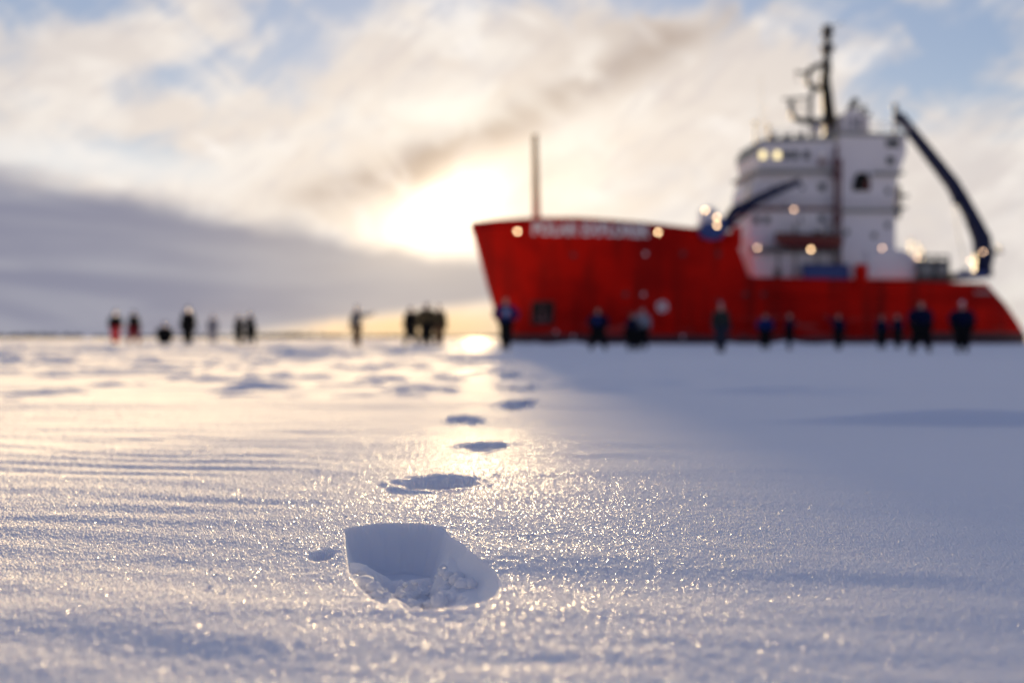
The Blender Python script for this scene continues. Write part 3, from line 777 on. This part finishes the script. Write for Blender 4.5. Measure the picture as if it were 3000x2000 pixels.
class Sk:
    def __init__(s): s.v = []; s.e = []; s.r = []
    def chain(s, pts, rad, start=None):
        prev = start
        for p, r in zip(pts, rad):
            s.v.append(tuple(p)); s.r.append(r)
            if prev is not None: s.e.append((prev, len(s.v) - 1))
            prev = len(s.v) - 1
        return prev
CLOTH = {}
def cloth(col):
    k = tuple(col)
    if k not in CLOTH: CLOTH[k] = mat('snowsuit_cloth', col, .9, var=.2, scale=9, spec=.1)
    return CLOTH[k]
def person(px, d, H, pose, jacket, trousers, hat, label, group, yaw=0.0, arms=('down', 'down'), hood=None, patch=None, bulk=1.0):
    x = (px - 1500) / F * d; z = gz(x, d) - .03
    root = empty('person', (x, d, z), yaw); k = H / 1.75 * (1.08 if px < 1400 else 1.01)
    tag(root, label, 'person', group)
    hipz, lean = .92, 0.0
    legs = []
    for sd in (-1, 1):
        hip = Vector((sd * .095, 0, .92)); knee = Vector((sd * .12, -.03, .50)); ank = Vector((sd * .13, .02, .09))
        if pose == 'walk': knee = Vector((sd * .11, -.17 * sd - .05, .51)); ank = Vector((sd * .12, -.26 * sd, .09 + (.05 if sd < 0 else 0)))
        if pose == 'wide': knee = Vector((sd * .19, -.03, .49)); ank = Vector((sd * .30, .02, .09))
        if pose == 'together': knee = Vector((sd * .08, -.03, .5)); ank = Vector((sd * .08, .02, .09))
        if pose == 'crouch': hip = Vector((sd * .11, .16, .42)); knee = Vector((sd * .24, -.22, .55)); ank = Vector((sd * .22, -.02, .09))
        if pose == 'kneel': hip = Vector((sd * .10, .12, .50)); knee = Vector((sd * .16, -.12, .10)); ank = Vector((sd * .15, .34, .09))
        if pose == 'bend': hip = Vector((sd * .10, .12, .88))
        legs.append((hip, knee, ank))
    hc = (legs[0][0] + legs[1][0]) / 2
    up = Vector((0, 0, 1))
    if pose in ('crouch', 'kneel'): up = Vector((0, -.35, 1)).normalized()
    if pose == 'bend': up = Vector((0, -.9, 1)).normalized()
    if pose == 'walk': up = Vector((0, -.06, 1)).normalized()
    T = lambda h: hc + up * h
    waist, chest, neck = T(.17), T(.40), T(.58)
    hd = (up + Vector((0, 0, 1.0))).normalized()
    jaw, skull, crown = neck + hd * .08 + Vector((0, -.015, 0)), neck + hd * .17, neck + hd * .235
    arm = []
    for sd, a in zip((-1, 1), arms):
        sh = T(.50) + Vector((sd * .20, 0, 0))
        if a == 'down': el, wr = sh + Vector((sd * .07, .02, -.28)), sh + Vector((sd * .09, -.07, -.53))
        if a == 'out': el, wr = sh + Vector((sd * .27, -.03, -.06)), sh + Vector((sd * .52, -.08, .02))
        if a == 'up': el, wr = sh + Vector((sd * .22, -.06, .06)), sh + Vector((sd * .40, -.10, .22))
        if a == 'front': el, wr = sh + Vector((sd * .10, -.12, -.24)), sh + Vector((-sd * .06, -.30, -.10))
        if a == 'hip': el, wr = sh + Vector((sd * .20, .05, -.22)), sh + Vector((sd * .04, -.08, -.42))
        arm.append((sh, el, wr))
    S = lambda v: tuple(Vector(v) * k)
    # the body, one surface: pelvis, trunk, neck, head with nose and chin, arms and legs
    b = Sk()
    pv = b.chain([S(hc)], [.13 * k])
    ch = b.chain([S(waist), S(chest)], [.12 * k, .14 * k], pv)
    nk = b.chain([S(neck), S(jaw)], [.06 * k, .072 * k], ch)
    b.chain([S(skull), S(crown)], [.088 * k, .06 * k], nk)
    b.chain([S(jaw + Vector((0, -.09, -.01)))], [.025 * k], nk); b.chain([S(skull + Vector((0, -.115, -.045)))], [.014 * k], nk + 1)
    for sh, el, wr in arm: b.chain([S(sh), S(el), S(wr)], [.06 * k, .047 * k, .036 * k], ch)
    for hip, kn, an in legs: b.chain([S(hip), S(kn), S(an)], [.095 * k, .065 * k, .045 * k], pv)
    link(bpy.data.objects.new('body', skin_mesh('body', b.v, b.e, b.r, M['skin'])), root)
    # jacket
    j = Sk(); B = bulk * 1.34
    pv = j.chain([S(T(.02))], [.185 * k * B])
    ch = j.chain([S(waist), S(chest)], [.18 * k * B, .195 * k * B], pv)
    j.chain([S(T(.54)), S(neck + hd * .02)], [.14 * k, .095 * k], ch)
    for sh, el, wr in arm: j.chain([S(sh), S(el), S(el.lerp(wr, .92))], [.095 * k * B, .078 * k * B, .062 * k], ch)
    link(bpy.data.objects.new('jacket', skin_mesh('jacket', j.v, j.e, j.r, cloth(jacket))), root)
    # trousers
    t = Sk(); pv = t.chain([S(hc)], [.17 * k * B])
    for hip, kn, an in legs: t.chain([S(hip + Vector((0, 0, -.05))), S(kn), S(an.lerp(kn, .12))], [.13 * k * B, .11 * k * B, .10 * k], pv)
    link(bpy.data.objects.new('trousers', skin_mesh('trousers', t.v, t.e, t.r, cloth(trousers))), root)
    # boots
    for (hip, kn, an) in legs:
        f = Sk(); toe = Vector((0, -.17, -.045))
        if pose == 'kneel': toe = Vector((0, .10, -.05))
        f.chain([S(an + Vector((0, .02, .12))), S(an + Vector((0, .02, -.02))), S(an + toe * .6), S(an + toe)], [.075 * k, .068 * k, .058 * k, .045 * k])
        link(bpy.data.objects.new('boot', skin_mesh('boot', f.v, f.e, f.r, M['bootblack'])), root)
    # gloves: palm, four fingers, thumb
    for sd, (sh, el, wr) in zip((-1, 1), arm):
        dirv = (wr - el).normalized(); side = dirv.cross(Vector((sd, .3, 0))).normalized(); fr = side.cross(dirv).normalized()
        g = Sk(); p0 = g.chain([S(wr - dirv * .02), S(wr + dirv * .04)], [.040 * k, .038 * k]); pm = g.chain([S(wr + dirv * .085)], [.036 * k], p0)
        for q, ln in zip((-.033, -.011, .011, .033), (.066, .078, .074, .056)):
            base = wr + dirv * .095 + side * q
            g.chain([S(base), S(base + dirv * ln * .5 - fr * .006), S(base + dirv * ln - fr * .025)], [.0135 * k, .0125 * k, .010 * k], pm)
        g.chain([S(wr + dirv * .05 + side * .045), S(wr + dirv * .085 + side * .062 - fr * .02)], [.015 * k, .012 * k], p0)
        link(bpy.data.objects.new('glove', skin_mesh('glove', g.v, g.e, g.r, M['bootblack'])), root)
    # hat or hood, eyes
    h = Sk()
    if hood:
        h.chain([S(neck + Vector((0, .05, .03))), S(skull + Vector((0, .035, .0))), S(crown + Vector((0, .02, .015)))], [.10 * k, .125 * k, .085 * k])
        link(bpy.data.objects.new('hood', skin_mesh('hood', h.v, h.e, h.r, cloth(hat))), root)
    else:
        h.chain([S(skull + hd * .045 + Vector((0, .012, 0))), S(crown + hd * .01 + Vector((0, .01, 0))), S(crown + hd * .055), S(crown + hd * .10)], [.108 * k, .098 * k, .04 * k, .035 * k])
        link(bpy.data.objects.new('knit_hat', skin_mesh('knit_hat', h.v, h.e, h.r, cloth(hat))), root)
    for sd in (-1, 1):
        e = MB(); c = Vector(S(skull + Vector((sd * .032, -.088, -.012)))); e.ball(c, .011 * k, n=8); e.build('eye', M['glass'], root)
    if patch:
        e = MB(); c = S(T(.34) + Vector((0, -.175 * B, 0))); e.ball(c, .10 * k, .05 * k, .13 * k, n=12); e.build('chest_pouch', cloth(patch), root)
    return root

BLK = (.008, .008, .009); NAVY = (.005, .008, .032); BLUE = (.008, .020, .11); RED = (.55, .035, .045); GREY = (.30, .30, .34); PALE = (.26, .26, .30)
BRN = (.09, .05, .03); OLV = (.07, .055, .03); DKG = (.03, .035, .032); SLATE = (.03, .033, .05)
G1 = 'people standing on the snow in front of the hull'; G2 = 'people far out on the ice by the treeline'; G3 = 'people on the ice near the sun glow'
person(1482, 33.5, 1.78, 'together', BLUE, BLK, BRN, 'person in bright blue jacket and black trousers standing right below the bow stem', G1, .1, ('hip', 'hip'), hood=1, patch=(.28, .32, .5))
person(1752, 39.5, 1.70, 'wide', NAVY, BLK, BRN, 'bulky person in blue jacket standing behind the first footprints, right of the anchor pocket', G1, -.2, ('hip', 'out' if 0 else 'hip'), hood=1, bulk=1.2, patch=(.03, .05, .2))
person(1852, 40.5, 1.55, 'wide', NAVY, BLK, BRN, 'stooping person in dark blue beside the one in the pale jacket', G1, .9, ('front', 'front'), hood=1, bulk=1.2)
person(1882, 42.5, 1.80, 'stand', PALE, BLK, GREY, 'person in pale grey jacket under the white thruster mark', G1, -.3, hood=1)
person(2112, 36.5, 1.80, 'together', DKG, SLATE, PALE, 'slim person in black jacket and slate trousers with pale hat, before the forecastle end', G1, .2)
person(2242, 44.5, 1.62, 'stand', BLUE, BLK, BRN, 'broad person in royal blue jacket left of the slimmer blue jacket', G1, .1, ('hip', 'hip'), hood=1, bulk=1.15)
person(2312, 44.5, 1.66, 'together', NAVY, BLK, BLK, 'narrow person in navy jacket standing right of the broad royal blue jacket', G1, 1.3, ('front', 'front'))
person(2456, 45.0, 1.62, 'together', NAVY, BLK, BRN, 'person stretching one raised arm out to the side along the hull', G1, 0, ('up', 'down'))
person(2583, 46.0, 1.56, 'stand', NAVY, BLK, BLK, 'short person in navy, left one of the close pair by the stern', G1, .2, hood=1, bulk=1.1)
person(2630, 47.5, 1.66, 'together', NAVY, BLK, BLK, 'slim person in dark blue, between the short one and the striding one', G1, -1.2, ('front', 'down'))
person(2698, 34.5, 1.80, 'wide', NAVY, BLK, BRN, 'tall bulky person with legs planted wide apart near the stern', G1, .1, ('hip', 'hip'), hood=1, bulk=1.2)
person(2819, 35.0, 1.76, 'stand', NAVY, BLK, (.75, .75, .78), 'bulky person in navy suit with a white knit hat, nearest the stern', G1, -.1, ('hip', 'hip'), bulk=1.25)
person(338, 55.0, 1.76, 'together', BLK, RED, BLK, 'person in black jacket and bright red trousers, outermost of the far group', G2, .3)
person(391, 55.0, 1.76, 'walk', BLK, (.20, .02, .03), BLK, 'person in black jacket and dark red trousers walking beside the red trousers', G2, 1.0, ('front', 'down'), bulk=1.1)
person(482, 56.0, 1.74, 'crouch', BLK, BLK, BLK, 'person in black crouching low on the snow', G2, .4, ('hip', 'hip'), bulk=1.25)
person(551, 50.0, 1.84, 'together', BLK, BLK, BLK, 'tall slim person all in black, tallest of the far group', G2, -.2, bulk=1.1)
person(623, 66.0, 1.78, 'stand', PALE, GREY, PALE, 'person in pale grey clothes, faint between the tall black figure and the pair', G2, .1)
person(700, 60.0, 1.70, 'stand', BLK, BLK, BLK, 'person in black, facing the taller companion of the far pair', G2, 1.2, ('front', 'front'), hood=1)
person(735, 57.0, 1.72, 'walk', BLK, BLK, BRN, 'taller person in black of the far pair standing close together', G2, -1.0, ('down', 'front'), bulk=1.1)
person(1046, 45.0, 1.74, 'together', (.16, .16, .17), BRN, GREY, 'lone slim person pointing one arm toward the group under the sun', G3, -.3, ('down', 'out'), bulk=.75)
person(1203, 44.0, 1.70, 'walk', BLK, BLK, BRN, 'person in black at the edge of the trio under the sun, away from the ship', G3, .6, ('down', 'hip'), hood=1)
person(1250, 41.0, 1.74, 'stand', OLV, BLK, BRN, 'person in olive jacket in the middle of the trio under the sun', G3, -.2, ('hip', 'hip'), hood=1, bulk=1.1)
person(1286, 46.0, 1.78, 'together', OLV, BRN, BRN, 'slim person in brown, of the trio under the sun the one toward the ship', G3, .4, ('hip', 'down'))

# ------------------------------------------------------------------ sun and sky
SU, SV = (1397.5 - 1500) / F, (HZ - 690) / F
sdir = Vector((SU, 1, SV)).normalized()
elev = math.asin(sdir.z); azim = math.atan2(sdir.x, sdir.y)
sun = bpy.data.lights.new('sun', 'SUN'); sun.energy = 5.0; sun.angle = math.radians(1.2); sun.color = (1.0, .71, .36)
so = bpy.data.objects.new('sun', sun); COL.objects.link(so); so.rotation_euler = sdir.to_track_quat('Z', 'Y').to_euler(); so.location = (0, 0, 50)

w = bpy.data.worlds.new('World'); scene.world = w; w.use_nodes = True
NT = w.node_tree; N = NT.nodes; L = NT.links
def sock(i, v):
    if isinstance(v, (int, float)): i.default_value = v
    elif isinstance(v, tuple): i.default_value = v if len(v) == len(i.default_value) else (*v, 1)
    else: L.new(v, i)
def mth(op, a, b=0.0, c=0.0, clamp=False):
    n = N.new('ShaderNodeMath'); n.operation = op; n.use_clamp = clamp
    sock(n.inputs[0], a); sock(n.inputs[1], b); sock(n.inputs[2], c); return n.outputs[0]
add = lambda a, b: mth('ADD', a, b); mul = lambda a, b: mth('MULTIPLY', a, b); subt = lambda a, b: mth('SUBTRACT', a, b)
def smo(x, a, b):
    n = N.new('ShaderNodeMapRange'); n.interpolation_type = 'SMOOTHSTEP'; n.clamp = True
    rev = a > b
    if rev: a, b = b, a
    sock(n.inputs['Value'], x); n.inputs['From Min'].default_value = a; n.inputs['From Max'].default_value = b
    n.inputs['To Min'].default_value = 1.0 if rev else 0.0; n.inputs['To Max'].default_value = 0.0 if rev else 1.0
    return n.outputs['Result']
def mixc(f, a, b, mode='MIX'):
    n = N.new('ShaderNodeMix'); n.data_type = 'RGBA'; n.blend_type = mode; n.clamp_factor = True
    fi = [i for i in n.inputs if i.name == 'Factor' and i.type == 'VALUE'][0]
    ai = [i for i in n.inputs if i.name == 'A' and i.type == 'RGBA'][0]; bi = [i for i in n.inputs if i.name == 'B' and i.type == 'RGBA'][0]
    sock(fi, f); sock(ai, a); sock(bi, b)
    return [o for o in n.outputs if o.type == 'RGBA'][0]
tc = N.new('ShaderNodeTexCoord'); sp = N.new('ShaderNodeSeparateXYZ'); L.new(tc.outputs['Generated'], sp.inputs[0])
dx, dy, dz = sp.outputs
az = mth('ARCTAN2', dx, dy)
hor = mth('SQRT', add(mul(dx, dx), mul(dy, dy)))
tel = mth('DIVIDE', dz, mth('MAXIMUM', hor, .02))
U = mul(az, F); V = mul(mth('MINIMUM', tel, 3.0), F)          # compass bearing and height above the horizon, in photo-sized units
def ang(px, py):
    a = math.atan((px - 1500) / F); return a * F, (HZ - py) * math.cos(a)
def gau(px, py, rx, ry, rot=0):
    cu, cv = ang(px, py); a = subt(U, cu); b = subt(V, cv); c, s = math.cos(math.radians(rot)), math.sin(math.radians(rot))
    p = add(mul(a, c / rx), mul(b, s / rx)); q = add(mul(a, -s / ry), mul(b, c / ry))
    return mth('EXPONENT', mul(add(mul(p, p), mul(q, q)), -1.0))
def noise(su, sv, rot=0, detail=5, dist=0.6, rough=.55, off=0.0):
    c, s = math.cos(math.radians(rot)), math.sin(math.radians(rot))
    p = add(mul(U, c / su), mul(V, s / su)); q = add(mul(U, -s / sv), mul(V, c / sv))
    cb = N.new('ShaderNodeCombineXYZ'); sock(cb.inputs[0], add(p, off)); sock(cb.inputs[1], add(q, off * 1.7)); cb.inputs[2].default_value = off
    n = N.new('ShaderNodeTexNoise'); n.inputs['Scale'].default_value = 1; n.inputs['Detail'].default_value = detail; n.inputs['Distortion'].default_value = dist; n.inputs['Roughness'].default_value = rough
    L.new(cb.outputs[0], n.inputs['Vector']); return n.outputs['Fac']
sky = N.new('ShaderNodeTexSky'); sky.sky_type = 'NISHITA'; sky.sun_disc = False; sky.sun_elevation = elev; sky.sun_rotation = azim; sky.air_density = 1; sky.dust_density = .6; sky.ozone_density = 2
SKYS = .05; EXPO = 1.95
skyc = N.new('ShaderNodeVectorMath'); skyc.operation = 'SCALE'; L.new(sky.outputs[0], skyc.inputs[0]); skyc.inputs['Scale'].default_value = 1.0
# blue behind the clouds: the sky texture plus the daylight scattered in high thin cloud (values are divided by the background strength)
K = 1 / SKYS / 2 ** EXPO
def col(r, g, b): return (r * K, g * K, b * K, 1)
blue = mixc(smo(V, 0, 900), col(.45, .53, .66), col(.29, .36, .55)); blue = mixc(smo(V, 1000, 2600), blue, col(.06, .105, .28))
blue = mixc(.30, blue, skyc.outputs[0])
n1 = noise(620, 360, 25, 6, .8, .55, 3.1); n2 = noise(330, 190, -35, 6, 1.0, .55, 7.7); n3 = noise(260, 150, 10, 5, .5, .5, 1.3)
dens = add(mul(n1, .9), mul(n2, .45))                                     # about .4 .. .95
bias = mul(gau(2760, 190, 400, 200, -12), -.33)
for a in ((900, 0, 420, 70, 0, -.12), (560, 230, 260, 75, 15, -.20), (420, 470, 250, 60, -8, -.34), (30, 120, 130, 150, 0, -.18), (330, 30, 130, 60, 0, -.14), (60, 460, 130, 50, 0, -.25), (1020, 440, 200, 80, 20, -.16), (860, 150, 90, 150, -20, -.14), (2000, -30, 500, 90, 0, -.16), (3050, 420, 260, 120, 0, -.12),
          (300, 380, 300, 60, 20, .12), (420, 90, 420, 110, 15, .16), (1450, 250, 420, 250, 0, .25), (2300, 450, 900, 300, 0, .25), (150, 260, 250, 120, 0, .10), (750, 430, 380, 140, 10, .10), (2950, 560, 400, 150, 0, .25), (1300, 700, 600, 300, 0, .3)):
    bias = add(bias, mul(gau(*a[:5]), a[5]))
n8 = noise(210, 60, 38, 5, 1.2, .6, 2.2)
cov = smo(add(add(dens, bias), mul(subt(n8, .5), .22)), .46, .76)
# light on the clouds: creamy toward the sun, grey-lilac away from it and in the thick streaks
near = gau(1374, 690, 1500, 900)
lit = mixc(near, col(.60, .58, .60), col(.98, .85, .72)); lit = mixc(smo(V, 1000, 2600), lit, col(.14, .16, .27))
lit = mixc(mul(smo(n3, .40, .66), .55), lit, col(1.02, .95, .87))
n6 = noise(190, 120, 30, 4, .9, .5, 4.4); n7 = noise(330, 210, -20, 5, .7, .5, 6.1)
lit = mixc(mul(smo(n6, .52, .30), .32), lit, col(.70, .66, .66)); lit = mixc(mul(smo(n7, .58, .72), .6), lit, col(1.06, .99, .92))
streak = gau(1650, 290, 680, 62, 27); streak = add(streak, mul(gau(1250, 440, 330, 50, 24), .9)); streak = add(streak, mul(gau(1120, 540, 260, 40, 8), .7)); streak = add(streak, mul(gau(1980, 40, 350, 90, 12), .6))
streak = mul(streak, smo(n2, .25, .62))
lit = mixc(mul(streak, .68), lit, col(.46, .36, .30))
lit = mixc(mul(smo(n8, .50, .28), .35), lit, col(.66, .58, .56)); base = mixc(cov, blue, lit)
puff = mul(gau(1270, 330, 260, 62, 3), smo(n3, .30, .6)); base = mixc(mul(puff, .85), base, col(1.10, 1.02, .90))
hl = mul(gau(250, 470, 420, 60, -4), .8); base = mixc(mul(hl, smo(n1, .35, .6)), base, col(.98, .92, .86))
# grey bank low on the left
n4 = noise(700, 110, -4, 5, .5, .5, 5.5); n5 = noise(260, 120, 0, 4, .3, .5, 9.1)
line = add(add(mul(U, -.155), 215), mul(subt(n5, .5), 130))                # height of its upper edge by bearing
bank = smo(subt(V, line), 55, -45)
bank = mul(bank, smo(U, 600, 150))
wedge = smo(subt(V, add(mul(U, .13), 112)), -22, 26)                      # clear warm strip under it, rising toward the ship
bank = mul(bank, add(mul(wedge, .93), mul(smo(U, -650, -1000), .07)))
bcol = mixc(smo(n4, .35, .65), col(.245, .25, .34), col(.35, .35, .42))
bcol = mixc(mul(gau(1374, 690, 620, 330), .8), bcol, col(.60, .52, .46))
base = mixc(mul(bank, .96), base, bcol)
strip = mul(gau(1220, 965, 430, 75), subt(1.0, mul(bank, .95))); base = mixc(mul(strip, .95), base, col(1.02, .68, .34))
# the sun shining through thin cloud
g1 = gau(1300, 640, 165, 92, 38); g2 = gau(1360, 665, 420, 240, 30); g3 = gau(1180, 735, 190, 32, 20)
def addc(a, f, c):
    n = N.new('ShaderNodeVectorMath'); n.operation = 'SCALE'; n.inputs[0].default_value = c[:3]; sock(n.inputs['Scale'], f)
    m = N.new('ShaderNodeVectorMath'); m.operation = 'ADD'; L.new(a, m.inputs[0]); L.new(n.outputs[0], m.inputs[1]); return m.outputs[0]
nb = subt(1.0, mul(bank, .90))
base = addc(base, mul(g1, nb), col(1.7, 1.35, .95)); base = addc(base, mul(g2, nb), col(.38, .28, .15)); base = addc(base, mul(g3, nb), col(.25, .18, .08))
# away from the photograph's view: calmer blue-grey sky behind
back = smo(dy, .6, .1)
bk = mixc(smo(n1, .45, .68), col(.26, .31, .44), col(.36, .35, .42)); bk = mixc(smo(dz, .15, .8), bk, col(.08, .12, .26))
base = mixc(back, base, bk)
base = mixc(smo(dz, .02, -.06), base, col(.45, .45, .5))
bg = N['Background']; L.new(base, bg.inputs['Color']); bg.inputs['Strength'].default_value = SKYS
w.cycles.sampling_method = 'MANUAL'; w.cycles.sample_map_resolution = 1024

# ------------------------------------------------------------------ camera
cam = bpy.data.cameras.new('camera'); co = bpy.data.objects.new('camera', cam); COL.objects.link(co)
cam.lens = 35; cam.sensor_width = 36; cam.clip_start = .05; cam.clip_end = 20000
co.location = (0, 0, CAMZ); co.rotation_euler = (PI / 2 - math.atan((1000 - HZ) / F), 0, 0)
cam.dof.use_dof = True; cam.dof.focus_distance = 1.52; cam.dof.aperture_fstop = 2.1; cam.dof.aperture_blades = 0
scene.camera = co
vs_ = scene.view_settings; vs_.view_transform = 'Standard'; vs_.look = 'None'; vs_.exposure = EXPO; vs_.gamma = 1
scene.cycles.use_denoising = True
scene.cycles.sample_clamp_indirect = 6
scene.cycles.max_bounces = 6; scene.cycles.diffuse_bounces = 3; scene.cycles.glossy_bounces = 3
